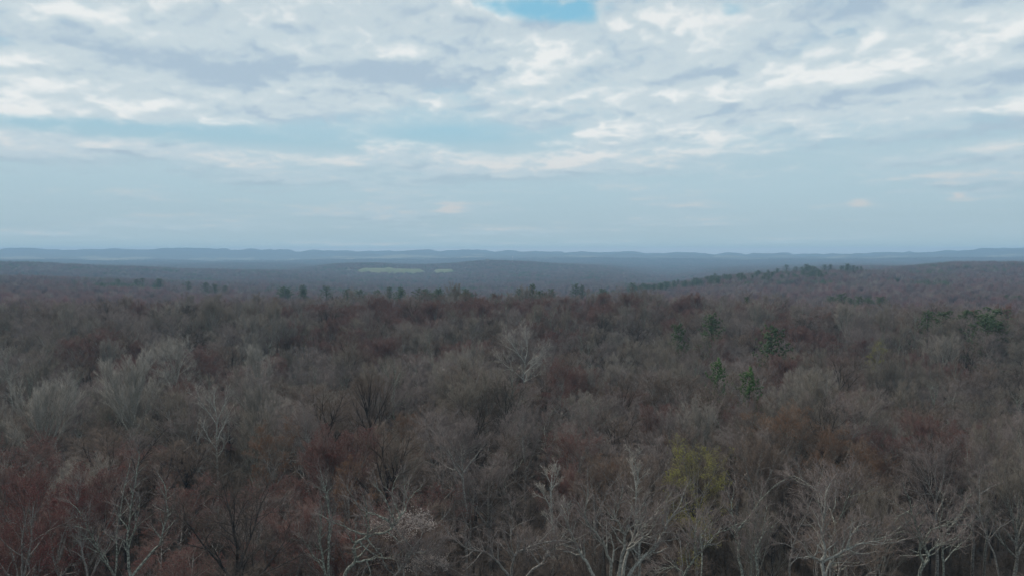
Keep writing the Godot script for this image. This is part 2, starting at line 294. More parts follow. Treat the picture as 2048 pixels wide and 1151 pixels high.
func grow(k: Kind, p: Vector3, d: Vector3, length: float, r: float, lvl: int, woody: Acc, fine: Acc) -> void:
	if lvl >= 4:
		var q := p + d * length
		fine.cone(p, q, k.twig * (1.25 if lvl == 4 else 0.85))
		if lvl == 4:
			var pair := PackedVector3Array([p, q])
			sprout(k, pair, length, k.twig, k.twig, 4, k.kids[4], 0.2, woody, fine)
		else:
			k.tips.append(q)
		return
	var n: int = k.segs[lvl]
	var pts := PackedVector3Array([p])
	var rad := PackedFloat32Array()
	var r1 := maxf(r * 0.25, k.twig * 1.1)
	rad.append(maxf(r, k.twig * 1.3))
	for i in n:
		d = (d + rand_dir() * float(k.wobble[lvl]) + UP * float(k.rise[lvl]) * 0.6).normalized()
		p += d * length / n
		pts.append(p)
		rad.append(lerpf(rad[0], r1, (i + 1.0) / n))
	if lvl <= 2:
		woody.tube(pts, rad, k.sides1 if lvl == 1 else 4)
	else:
		fine.tube(pts, rad, 3)
	sprout(k, pts, length, rad[0], r1, lvl, k.kids[lvl], 0.22, woody, fine)


func kind_of(shape: String) -> Kind:
	var k := Kind.new()
	match shape:
		"fan":
			k.angle = [0.0, 0.42, 0.45, 0.5, 0.5]
			k.rise = [0.0, 0.1, 0.12, 0.08, 0.08]
			k.wobble = [0.0, 0.07, 0.1, 0.14]
		"oak":
			k.angle = [0.0, 0.9, 0.85, 0.8, 0.8]
			k.wobble = [0.0, 0.3, 0.32, 0.3]
			k.rise = [0.0, 0.08, 0.1, 0.08, 0.1]
		"stem":
			k.kids = [0, 5, 5, 5, 3]
			k.angle = [0.0, 0.6, 0.6, 0.7, 0.7]
	return k


# A whole tree: trunk in one mesh, limbs and branches in another, twigs in a third. Foot at the origin.
func grow_tree(shape: String, tall: float, wide: float, thick := 1.0) -> Dictionary:
	var k := kind_of(shape)
	k.twig *= thick
	var trunk := Acc.new()
	var woody := Acc.new()
	var fine := Acc.new()
	var crown_foot := {"round": 0.42, "fan": 0.42, "oak": 0.4, "stem": 0.35, "pole": 0.72}[shape] as float
	var r0: float = tall * 0.0125 * (0.75 if shape in ["stem", "pole"] else 1.0)
	var pts := PackedVector3Array()
	var rad := PackedFloat32Array()
	var lean := Vector3(rng.randf_range(-0.03, 0.03), 0, rng.randf_range(-0.03, 0.03)) * tall
	var top_share := 0.9 if shape in ["stem", "pole"] else 0.72
	for i in 9:
		var t := i / 8.0
		pts.append(Vector3(0, t * tall * top_share, 0) + lean * t * t + Vector3(rng.randf_range(-1, 1), 0, rng.randf_range(-1, 1)) * 0.012 * tall * t)
		rad.append(r0 * (1.35 if i == 0 else lerpf(1.0, 0.22, t)))
	trunk.tube(pts, rad, 8)
	var limbs := {"round": 9, "fan": 11, "oak": 7, "stem": 12, "pole": 10}[shape] as int
	var spin := rng.randf() * TAU
	for i in limbs:
		var s := (i + rng.randf() * 0.7) / limbs
		var h := lerpf(crown_foot, top_share, s) * tall
		var p := path_point(pts, h / (tall * top_share))
		spin += 2.4 + rng.randf_range(-0.4, 0.4)
		var tilt := 0.0
		match shape:
			"fan": tilt = lerpf(0.72, 0.12, s) * rng.randf_range(0.8, 1.15)
			"oak": tilt = lerpf(1.25, 0.45, s) * rng.randf_range(0.8, 1.15)
			"stem": tilt = lerpf(1.0, 0.35, s)
			"pole": tilt = lerpf(0.85, 0.2, s)
			_: tilt = lerpf(1.05, 0.22, s) * rng.randf_range(0.8, 1.15)
		var d := Vector3(cos(spin) * sin(tilt), cos(tilt), sin(spin) * sin(tilt))
		# long enough to reach an egg-shaped crown
		var l := minf(wide * 0.5 / maxf(sin(tilt), 0.2), (tall - h) / maxf(cos(tilt), 0.25)) * rng.randf_range(0.8, 1.0)
		grow(k, p, d, l * 0.85, r0 * lerpf(0.5, 0.3, s), 1, woody, fine)
	return {"trunk": trunk.mesh(), "limbs": woody.mesh(), "twigs": fine.mesh(), "tips": k.tips}


# A far tree of few, thick sprays: reads as a twiggy dome from half a kilometre off.
func grow_far_tree(sprays: int, thick: float, tall: float, wide: float) -> ArrayMesh:
	var a := Acc.new()
	a.cone(Vector3.ZERO, Vector3(0, tall * 0.7, 0), 0.3)
	for i in sprays:
		var u := rng.randf_range(-0.15, 1.0)
		var spin := rng.randf() * TAU
		var out := sqrt(maxf(0.0, 1.0 - u * u))
		var rr := rng.randf_range(0.55, 1.0)
		var tip := Vector3(cos(spin) * out * wide * 0.5, tall * 0.5 + u * tall * 0.5, sin(spin) * out * wide * 0.5)
		tip = tip.lerp(Vector3(0, tall * 0.45, 0), 1.0 - rr) + rand_dir() * 0.4
		var foot := tip.lerp(Vector3(0, tall * 0.35, 0), rng.randf_range(0.25, 0.5)) + rand_dir() * 0.6
		a.cone(foot, tip, thick * rng.randf_range(0.6, 1.3))
	return a.mesh()


# small buds or opening leaves on the ends of the twigs, thicker in some sprays than in others
func bud_mesh(tips: PackedVector3Array, each: int, size: float, patchy: float) -> ArrayMesh:
	var a := Acc.new()
	for i in range(0, tips.size(), each):
		if bumps.get_noise_3d(tips[i].x * 35.0, tips[i].y * 35.0, tips[i].z * 35.0) > patchy:
			a.bud(tips[i], size * rng.randf_range(0.6, 1.3), rand_dir())
	return a.mesh()


func grow_pine(tall: float, wide: float, tufts: int) -> Dictionary:
	var trunk := Acc.new()
	var woody := Acc.new()
	var needles := Acc.new()
	trunk.tube(PackedVector3Array([Vector3.ZERO, Vector3(0.1, tall * 0.5, 0), Vector3(0, tall * 0.97, 0.1)]), PackedFloat32Array([tall * 0.013, tall * 0.009, 0.03]), 7)
	var h := tall * 0.3
	while h < tall * 0.985:
		var s := (h / tall - 0.3) / 0.7
		var reach := wide * 0.5 * (pow(1.0 - s, 0.45) * 0.9 + 0.06) * (0.7 if s < 0.1 else 1.0)
		var arms := 4 if s < 0.85 else 3
		var spin := rng.randf() * TAU
		for i in arms:
			spin += TAU / arms + rng.randf_range(-0.5, 0.5)
			var l := reach * rng.randf_range(0.35, 1.3)
			var d := Vector3(cos(spin), lerpf(0.12, 0.7, s) + rng.randf_range(-0.1, 0.15), sin(spin)).normalized()
			var foot := Vector3(0, h + rng.randf_range(-0.2, 0.2), 0)
			woody.cone(foot, foot + d * l, 0.05)
			for j in tufts:
				var c := foot + d * l * (0.35 + 0.7 * (j + rng.randf()) / tufts) + rand_dir() * 0.32
				for q in 8:
					var o := (rand_dir() + d * 0.6 + UP * 0.35).normalized()
					needles.cone(c, c + o * rng.randf_range(0.35, 0.75), 0.07)
		h += rng.randf_range(0.55, 0.85) * tall / 20.0
	return {"trunk": trunk.mesh(), "branches": woody.mesh(), "needles": needles.mesh()}


# ------------------------------------------------------------------ materials
func grain(seed_: int, freq: float, octaves: int, low: Color, high: Color) -> NoiseTexture2D:
	var t := NoiseTexture2D.new()
	t.width = 256
	t.height = 256
	t.seamless = true
	var n := FastNoiseLite.new()
	n.seed = seed_
	n.frequency = freq
	n.fractal_octaves = octaves
	t.noise = n
	var g := Gradient.new()
	g.set_color(0, low.linear_to_srgb())
	g.set_color(1, high.linear_to_srgb())
	g.set_offset(0, 0.3)
	g.set_offset(1, 0.7)
	t.color_ramp = g
	return t


func make_bark(called: String, low: Color, high: Color, seed_: int) -> void:
	var m := StandardMaterial3D.new()
	m.resource_name = called
	m.albedo_texture = grain(seed_, 0.03, 4, low, high)
	m.uv1_triplanar = true
	m.uv1_scale = Vector3(0.8, 0.5, 0.8)
	m.roughness = 0.9
	m.metallic_specular = 0.25
	mats[called] = m


func make_plain(called: String, c: Color, vertex := false) -> void:
	var m := StandardMaterial3D.new()
	m.resource_name = called
	m.albedo_color = Color.WHITE if vertex else c.linear_to_srgb()
	m.vertex_color_use_as_albedo = vertex
	m.roughness = 0.85
	m.metallic_specular = 0.25
	mats[called] = m


func make_materials() -> void:
	make_bark("pale_bark", Color(0.15, 0.142, 0.125), Color(0.38, 0.365, 0.325), 1)
	make_bark("white_bark", Color(0.2, 0.2, 0.18), Color(0.5, 0.49, 0.45), 2)
	make_bark("lichen_bark", Color(0.085, 0.082, 0.072), Color(0.37, 0.385, 0.325), 3)
	make_bark("grey_bark", Color(0.13, 0.118, 0.107), Color(0.34, 0.315, 0.288), 4)
	make_bark("dark_bark", Color(0.03, 0.027, 0.027), Color(0.08, 0.07, 0.068), 5)
	make_plain("grey_twig", Color(0.176, 0.146, 0.138))
	make_plain("olive_twig", Color(0.162, 0.14, 0.118))
	make_plain("brown_twig", Color(0.134, 0.102, 0.085))
	make_plain("dark_twig", Color(0.075, 0.062, 0.055))
	make_plain("pale_twig", Color(0.2, 0.18, 0.16))
	make_plain("bleached_twig", Color(0.29, 0.268, 0.24))
	make_plain("red_twig", Color(0.15, 0.1, 0.09))
	make_plain("crimson_twig", Color(0.135, 0.075, 0.068))
	make_plain("orange_twig", Color(0.165, 0.115, 0.088))
	make_plain("spring_twig", Color(0.15, 0.13, 0.075))
	make_plain("red_bud", Color(0.15, 0.066, 0.06))
	make_plain("crimson_bud", Color(0.145, 0.056, 0.052))
	make_plain("orange_bud", Color(0.2, 0.11, 0.07))
	make_plain("spring_bud", Color(0.29, 0.27, 0.085))
	make_plain("blossom", Color(0.4, 0.34, 0.31))
	make_plain("needles", Color(0.066, 0.098, 0.05))
	make_plain("fresh_needles", Color(0.06, 0.115, 0.04))
	make_plain("tinted", Color.WHITE, true)


# ------------------------------------------------------------------ land
func ready_profile() -> void:
	for i in 181:
		var az := -45.0 + i * 0.5
		var c := 0
		while c < AZIMUTHS.size() - 2 and az > AZIMUTHS[c + 1]:
			c += 1
		var t := clampf((az - AZIMUTHS[c]) / (AZIMUTHS[c + 1] - AZIMUTHS[c]), 0.0, 1.0)
		var row := PackedFloat32Array()
		for j in DISTANCES.size():
			row.append(cubic_interpolate(CANOPY[c][j], CANOPY[c + 1][j], CANOPY[maxi(c - 1, 0)][j], CANOPY[mini(c + 2, AZIMUTHS.size() - 1)][j], t))
		profile.append(row)


func meadow(az: float, r: float) -> float:
	# how much of this place is open grass (the pale field on the middle hill)
	var e := pow((az + 9.6) / 2.7, 2.0) + pow((r - 2960.0) / 110.0, 2.0) + 1.2 * bumps.get_noise_2d(az * 45.0, r * 0.3)
	var f := pow((az + 5.3) / 1.3, 2.0) + pow((r - 2880.0) / 50.0, 2.0)
	return clampf((1.15 - minf(e, f)) * 3.0, 0.0, 1.0)


func ground(x: float, z: float) -> float:
	var r := sqrt(x * x + z * z)
	var az := rad_to_deg(atan2(x, -z))
	var near := 2.2 + 2.2 * bumps.get_noise_2d(x, z)
	near -= 6.0 * exp(-pow((r - 188.0 - 60.0 * bumps.get_noise_2d(x * 0.4 + 70.0, z * 0.4)) / 46.0, 2.0))   # the hollow before the ridge
	if r <= 200.0:
		return near
	var fa := clampf((az + 45.0) * 2.0, 0.0, 179.99)
	var ia := int(fa)
	fa -= ia
	var j := 0
	while j < DISTANCES.size() - 2 and r > DISTANCES[j + 1]:
		j += 1
	var t := clampf((r - DISTANCES[j]) / (DISTANCES[j + 1] - DISTANCES[j]), 0.0, 1.0)
	t = lerpf(t, t * t * (3.0 - 2.0 * t), 0.6)
	var h := lerpf(lerpf(profile[ia][j], profile[ia + 1][j], fa), lerpf(profile[ia][j + 1], profile[ia + 1][j + 1], fa), t)
	h -= TREE_TALL * (1.0 - (meadow(az, r) if r > 2300.0 and r < 3400.0 else 0.0)) * (1.0 - smoothstep(6000.0, 6800.0, r))
	if r > 10500.0:
		h -= (r - 10500.0) * 0.04
	var amp := minf(r * 0.0014, 5.0) + 52.0 * smoothstep(5500.0, 10000.0, r)
	var wl := clampf(r / 700.0, 1.0, 5.5)
	h += amp * bumps.get_noise_2d(x / wl + 300.0, z / wl)
	return lerpf(near, h, smoothstep(220.0, 310.0, r))


func make_land() -> void:
	var azs := PackedFloat32Array()
	var a := -180.0
	while a < 180.0 - 0.01:
		azs.append(a)
		a += 0.3 if absf(a + 0.15) < 45.0 else 4.5
	azs.append(180.0)
	var rings := PackedFloat32Array([0.5, 8.0])
	while rings[-1] < 11200.0:
		rings.append(rings[-1] * (1.025 if rings[-1] > 60.0 else 1.15))
	var v := PackedVector3Array()
	var n := PackedVector3Array()
	var c := PackedColorArray()
	var field := PackedByteArray()
	var w := azs.size()
	for r in rings:
		for az in azs:
			var x := sin(deg_to_rad(az)) * r
			var z := -cos(deg_to_rad(az)) * r
			v.append(Vector3(x, ground(x, z), z))
			n.append(Vector3.ZERO)
			var open := meadow(az, r) if r > 2300.0 and r < 3400.0 else 0.0
			field.append(1 if open > 0.5 else 0)
			var s := stands.get_noise_2d(x * 0.3, z * 0.3)
			var col := Color(0.075, 0.058, 0.045)
			if r > 5000.0:
				col = Color(0.085, 0.076, 0.07).lerp(Color(0.05, 0.07, 0.045), clampf(s * 2.0 - 0.2, 0.0, 0.7))
				var fields_and_haze := stands.get_noise_2d(x * 0.1 + 900.0, z * 0.1)
				if fields_and_haze > (0.24 if az > -5.0 else -0.02) and r < 8200.0:
					col = Color(0.27, 0.25, 0.18)  # tan fields, spread wider on the left to paint the valley's sunlit haze
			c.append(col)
	var wood := PackedInt32Array()
	var grass := PackedInt32Array()
	for i in rings.size() - 1:
		for k in w - 1:
			var p := i * w + k
			var q := p + w
			var f := (v[q] - v[p]).cross(v[p + 1] - v[p])
			if f.y < 0.0:
				f = -f
			f = f.normalized()
			for e in [p, p + 1, q, q + 1]:
				n[e] += f
			var tri := [p, q, q + 1, p, q + 1, p + 1]
			if field[p] + field[p + 1] + field[q] + field[q + 1] >= 2:
				grass.append_array(tri)
			else:
				wood.append_array(tri)
	for i in n.size():
		n[i] = n[i].normalized()
	var m := StandardMaterial3D.new()
	m.resource_name = "forest_floor"
	m.vertex_color_use_as_albedo = true
	m.albedo_texture = grain(21, 0.02, 5, Color(0.55, 0.55, 0.55), Color(1, 1, 1))
	m.uv1_triplanar = true
	m.uv1_scale = Vector3(0.021, 0.021, 0.021)
	m.roughness = 0.95
	var g := StandardMaterial3D.new()
	g.resource_name = "pasture"
	g.albedo_texture = grain(22, 0.015, 5, Color(0.07, 0.095, 0.032), Color(0.125, 0.137, 0.06))
	g.uv1_triplanar = true
	g.uv1_scale = Vector3(0.004, 0.004, 0.004)
	for part in [["forest_ground", wood, m], ["meadow", grass, g]]:
		var arr := []
		arr.resize(Mesh.ARRAY_MAX)
		arr[Mesh.ARRAY_VERTEX] = v
		arr[Mesh.ARRAY_NORMAL] = n
		if part[0] == "forest_ground":
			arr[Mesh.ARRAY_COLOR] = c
		arr[Mesh.ARRAY_INDEX] = part[1]
		var am := ArrayMesh.new()
		am.add_surface_from_arrays(Mesh.PRIMITIVE_TRIANGLES, arr)
		var o := MeshInstance3D.new()
		o.name = part[0]
		o.mesh = am
		o.material_override = part[2]
		o.set_meta("kind", "structure")
		add_child(o, true)


# ------------------------------------------------------------------ sky
func sky_row_job(y: int, w: int, hgt: int, rows: Array, puff: FastNoiseLite, fine: FastNoiseLite, veil: FastNoiseLite) -> void:
	var el := (0.5 - (y + 0.5) / hgt) * 180.0
	var out := PackedByteArray()
	out.resize(w * 3)
	var dither := RandomNumberGenerator.new()
	dither.seed = 977 + y
	var base := Color(0.645, 0.725, 0.765).lerp(Color(0.675, 0.78, 0.825), smoothstep(0.5, 6.0, el))
	base = base.lerp(Color(0.6, 0.79, 0.875), smoothstep(6.0, 13.0, el))
	base = base.lerp(Color(0.53, 0.755, 0.86), smoothstep(13.0, 19.0, el))
	base = base.lerp(Color(0.33, 0.6, 0.82), smoothstep(19.0, 60.0, el))
	var seen := exp(-0.000185 * minf(11200.0, 48.0 / tan(deg_to_rad(maxf(el, 0.1)))))
	if el <= 0.0:
		base = base.srgb_to_linear()
		base = Color((base.r - (1.0 - seen) * 0.12) / seen / 1.3, (base.g - (1.0 - seen) * 0.20) / seen / 1.3, (base.b - (1.0 - seen) * 0.33) / seen / 1.3).linear_to_srgb()
		for x in w:
			out[x * 3] = int(minf(base.r, 1.0) * 255.0)
			out[x * 3 + 1] = int(minf(base.g, 1.0) * 255.0)
			out[x * 3 + 2] = int(minf(base.b, 1.0) * 255.0)
		rows[y] = out
		return
	var step := 1 if el < 30.0 else 2 if el < 60.0 else 4
	var v := 4.2 * log(el + 1.2)
	var v2 := 4.2 * log(el + 1.2 + maxf(el * 0.07, 0.12))
	var low := smoothstep(10.5, 2.5, el)       # towards the horizon the clouds thin out into a grey veil
	var sel := cos(deg_to_rad(minf(el, 80.0)))
	var here := []
	for s in CLOUDS:
		if absf(el - s[1]) < s[3] * 2.6:
			here.append([s[0], 1.0 / s[2], exp(-pow((el - s[1]) / s[3], 2.0)), s[4], s[5], (el - s[1]) / s[3]])
	for x in range(0, w, step):
		var az := (x + 0.5) / w * TAU
		if az > PI:
			az -= TAU
		var azd := rad_to_deg(az)
		var cx := sin(az) * 7.0 * sel
		var cz := cos(az) * 7.0 * sel
		var warp := fine.get_noise_3d(cx * 1.7, v * 1.7, cz * 1.7)
		var lump := 0.5 - absf(fine.get_noise_3d(cx * 2.2 + 50.0, v * 2.2, cz * 2.2))   # cauliflower heads
		var d := puff.get_noise_3d(cx + warp * 0.25, v + warp * 0.2, cz)
		var d2 := puff.get_noise_3d(cx + warp * 0.25, v2 + warp * 0.2, cz)
		var extra := 0.0
		var lift := 0.0
		for s in here:
			var q: float = (azd - s[0]) * s[1] + warp * 0.7 + d * 0.6
			if q > -2.5 and q < 2.5:
				var g: float = exp(-q * q) * s[2]
				extra += g * s[3]
				lift += g * s[4]
		# density of the main deck, then a thin veil over it
		var dens := d * 1.35 + 0.5 + 0.35 * smoothstep(7.0, 12.0, el) + extra * 1.0 - low * 0.7
		var cover := smoothstep(-0.35, 0.75, dens + warp * 0.35 + (lump - 0.36) * 0.4)
		var haze := clampf(veil.get_noise_3d(cx * 0.5, v * 0.9, cz * 0.5) * 0.5 + 0.8 + minf(extra, 0.0) * 0.95, 0.0, 1.0)
		var lit := clampf(0.47 + (d - d2) * 1.7 + lift * 0.95 + warp * 0.16 + (lump - 0.36) * (0.22 + 0.5 * maxf(lift, 0.0)) - smoothstep(0.8, 1.8, dens) * 0.15, 0.0, 1.0)
		var c := base.lerp(Color(0.735, 0.812, 0.85), haze * 0.75 * (1.0 - low * 0.7))
		var dark := Color(0.68, 0.76, 0.825).lerp(Color(0.625, 0.71, 0.765), low)
		var light := Color(0.925, 0.938, 0.938).lerp(Color(0.80, 0.80, 0.805), low)
		var mid := Color(0.785, 0.842, 0.87).lerp(dark, low * 0.5)
		var cc := dark.lerp(mid, smoothstep(0.0, 0.5, lit)).lerp(light, smoothstep(0.5, 1.05, lit))
		c = c.lerp(cc, cover * (1.0 - low * 0.15))
		if seen < 0.97:
			# the low sky is bright behind the haze that lies over the land
			c = c.srgb_to_linear()
			c = Color((c.r - (1.0 - seen) * 0.12) / seen, (c.g - (1.0 - seen) * 0.20) / seen, (c.b - (1.0 - seen) * 0.33) / seen).linear_to_srgb()
		c = c.srgb_to_linear()
		c = Color(c.r / 1.3, c.g / 1.3, c.b / 1.3).linear_to_srgb()
		for s in step:
			var o := mini(x + s, w - 1) * 3
			var j := dither.randf_range(-0.9, 0.9)
			out[o] = int(clampf(c.r * 255.0 + j + 0.5, 0.0, 255.0))
			out[o + 1] = int(clampf(c.g * 255.0 + j + 0.5, 0.0, 255.0))
			out[o + 2] = int(clampf(c.b * 255.0 + j + 0.5, 0.0, 255.0))
	rows[y] = out


func make_sky() -> Sky:
	var w := 4096
	var h := 2048
	var puff := FastNoiseLite.new()
	puff.seed = 41
	puff.noise_type = FastNoiseLite.TYPE_SIMPLEX_SMOOTH
	puff.frequency = 0.42
	puff.fractal_octaves = 6
	puff.fractal_gain = 0.55
	var fine := FastNoiseLite.new()
	fine.seed = 7
	fine.frequency = 1.2
	fine.fractal_octaves = 4
	var veil := FastNoiseLite.new()
	veil.seed = 13
	veil.frequency = 0.7
	veil.fractal_octaves = 3
	var rows := []
	rows.resize(h)
	var job := WorkerThreadPool.add_group_task(func(y: int) -> void: sky_row_job(y, w, h, rows, puff, fine, veil), h, 8)
	WorkerThreadPool.wait_for_group_task_completion(job)
	var bytes := PackedByteArray()
	for r in rows:
		bytes.append_array(r)
	var pm := PanoramaSkyMaterial.new()
	pm.energy_multiplier = 1.3
	pm.panorama = ImageTexture.create_from_image(Image.create_from_data(w, h, false, Image.FORMAT_RGB8, bytes))
	var s := Sky.new()
	s.sky_material = pm
	return s


# ------------------------------------------------------------------ objects
func numbered(called: String) -> String:
	var i: int = used.get(called, 0)
	used[called] = i + 1
	return called if i == 0 else "%s_%03d" % [called, i]


func short_name(label: String) -> String:
	for s in SHORT_NAMES:
		if label.begins_with(s):
			return SHORT_NAMES[s]
	return label


func tag(o: Node, label: String, category: String, group := "") -> void:
	o.set_meta("label", label)
	o.set_meta("category", category)
	if group:
		o.set_meta("group", group)


func part(called: String, m: Mesh, mat: Material, under: Node, stuff := false) -> MeshInstance3D:
	var o := MeshInstance3D.new()
	o.name = called
	o.mesh = m
	o.material_override = mat
	if stuff:
		o.set_meta("kind", "stuff")
	under.add_child(o, true)
	return o


func tree_node(called: String, g: Dictionary, bark: Material, twig: Material) -> Node3D:
	var o := Node3D.new()
	o.name = called
	part("trunk", g.trunk, bark, o)
	part("branches", g.limbs, bark, o, true)
	part("twigs", g.twigs, twig, o, true)
	if g.has("buds"):
		part("buds", g.buds, mats[twig.resource_name.replace("twig", "bud")], o, true)
	return o


func limbed_tree(bark: String, spec: Array, dist: float) -> Node3D:
	# a tree whose main limbs follow given bends; each limb is a part
	var o := Node3D.new()
	o.name = numbered("bare_tree")
	var k := kind_of("oak")
	k.kids = [0, 6, 5, 5, 3]
	k.twig = 0.008
	var fine := Acc.new()
	var branches := Acc.new()
	var foot := Vector3.ZERO
	var low := 1e9
	for l in spec:
		if l[1][0][1] < low:
			low = l[1][0][1]
	var n := 0
	for l in spec:
		if l[1][0][1] < low + 1.0:
			foot += Vector3(l[1][0][0], 0, -dist)
			n += 1
	foot /= n
	foot.x += rng.randf_range(-0.6, 0.6)
	foot.y = ground(foot.x, foot.z) - 0.2
	var made := []
	var fork := Vector3(foot.x, lerpf(foot.y, low, 0.72), -dist)
	var tr := Acc.new()
	tr.tube(PackedVector3Array([Vector3.ZERO, (fork - foot) * 0.3 + Vector3(0.1, 0, 0.05), (fork - foot) * 0.7, fork - foot]), PackedFloat32Array([0.42, 0.32, 0.28, 0.25]), 9)
	part("trunk", tr.mesh(), mats[bark + "_bark"], o)
	for l in spec:
		var pts := PackedVector3Array()
		var p0 := Vector3(l[1][0][0], l[1][0][1], -dist)
		var depth := rng.randf_range(-0.55, 0.55)
		var zc := 0.0
		if p0.y < low + 1.0:
			pts.append(fork - foot)
			pts.append((fork - foot).lerp(p0 - foot, 0.55))
		else:
			# spring from the nearest limb already made
			var best := 1e9
			for m in made:
				if Vector2(m.x - p0.x, m.y - p0.y).length() < best:
					best = Vector2(m.x - p0.x, m.y - p0.y).length()
					zc = m.z + dist
		var prev := p0
		for i in l[1].size():
			var q := Vector3(l[1][i][0], l[1][i][1], -dist)
			zc += depth * Vector2(q.x - prev.x, q.y - prev.y).length() + rng.randf_range(-0.08, 0.08)
			prev = q
			q.z += zc
			made.append(q)
			if i > 0:
				pts.append((made[-2].lerp(q, 0.5) + rand_dir() * 0.07) - foot)
				made.insert(made.size() - 1, made[-2].lerp(q, 0.5))
			pts.append(q - foot)
		var length := 0.0
		var rad := PackedFloat32Array()
		for i in pts.size():
			rad.append(lerpf(l[0] * 0.78, l[0] * 0.2, i / (pts.size() - 1.0)))
			if i > 0:
				length += pts[i].distance_to(pts[i - 1])
		var a := Acc.new()
		a.tube(pts, rad, 7)
		part("limb", a.mesh(), mats[bark + "_bark"], o)
		var reach := clampf(length * 0.75, 1.2, 3.6)
		sprout(k, pts, reach, l[0] * 0.75, l[0] * 0.3, 1, int(clampf(length * 1.7, 4, 13)), 0.35 if p0.y < low + 1.0 else 0.15, branches, fine)
		grow(k, pts[-1], (pts[-1] - pts[-2]).normalized(), reach * 0.5, l[0] * 0.3, 2, branches, fine)
	part("branches", branches.mesh(), mats[bark + "_bark"], o, true)
	part("twigs", fine.mesh(), mats["brown_twig" if bark == "dark" else "grey_twig"], o, true)
	o.position = foot
	add_child(o)
	return o


func scatter(called: String, m: Mesh, mat: Material, where: Array, label: String, category: String, under: Node = null) -> void:
	# one countless mass: [transform, colour] for each copy
	var mm := MultiMesh.new()
	mm.transform_format = MultiMesh.TRANSFORM_3D
	mm.use_colors = true
	mm.mesh = m
	mm.instance_count = where.size()
	var b := PackedFloat32Array()
	for e in where:
		var t: Transform3D = e[0]
		var c: Color = e[1]
		b.append_array([t.basis.x.x, t.basis.y.x, t.basis.z.x, t.origin.x, t.basis.x.y, t.basis.y.y, t.basis.z.y, t.origin.y, t.basis.x.z, t.basis.y.z, t.basis.z.z, t.origin.z, c.r, c.g, c.b, 1.0])
	mm.buffer = b
	var o := MultiMeshInstance3D.new()
	o.name = called
	o.multimesh = mm
	o.material_override = mat
	o.set_meta("kind", "stuff")
	if label:
		tag(o, label, category)
	(under if under else self as Node).add_child(o, true)


func turned(x: float, y: float, z: float, wide: float, tall: float) -> Transform3D:
	return Transform3D(Basis(UP, rng.randf() * TAU).scaled(Vector3(wide, tall, wide)), Vector3(x, y, z))


func box(st: SurfaceTool, c: Vector3, s: Vector3) -> void:
	var b := BoxMesh.new()
	b.size = s
	st.append_from(b, 0, Transform3D(Basis(), c))


func box_mesh(c: Vector3, s: Vector3) -> ArrayMesh:
	var st := SurfaceTool.new()
	st.begin(Mesh.PRIMITIVE_TRIANGLES)
	box(st, c, s)
	return st.commit()


func make_house(label: String, x: float, z: float, y: float, w: float, d: float, h: float, wall: Material, roof: Material, pane: Material) -> void:
	var o := Node3D.new()
	o.name = numbered("house")
	add_child(o)
	o.position = Vector3(x, y, z)
	part("wall", box_mesh(Vector3(0, h / 2, 0), Vector3(w, h, d)), wall, o)
	var p := PrismMesh.new()
	p.size = Vector3(d + 0.9, h * 0.55, w + 0.9)
	var r := part("roof", p, roof, o)
	r.rotation.y = PI / 2
	r.position.y = h + h * 0.275 + 0.003
	var c := part("chimney", box_mesh(Vector3.ZERO, Vector3(0.9, 2.4, 0.9)), roof, o)
	c.position = Vector3(w * 0.25, h * 1.5, 0)
	for i in 4:
		for j in 2:
			part("window", box_mesh(Vector3(-w * 0.375 + i * w * 0.25, h * (0.28 + j * 0.45), d / 2 + 0.03), Vector3(1.3, 1.5, 0.1)), pane, o)
	tag(o, label, "house")


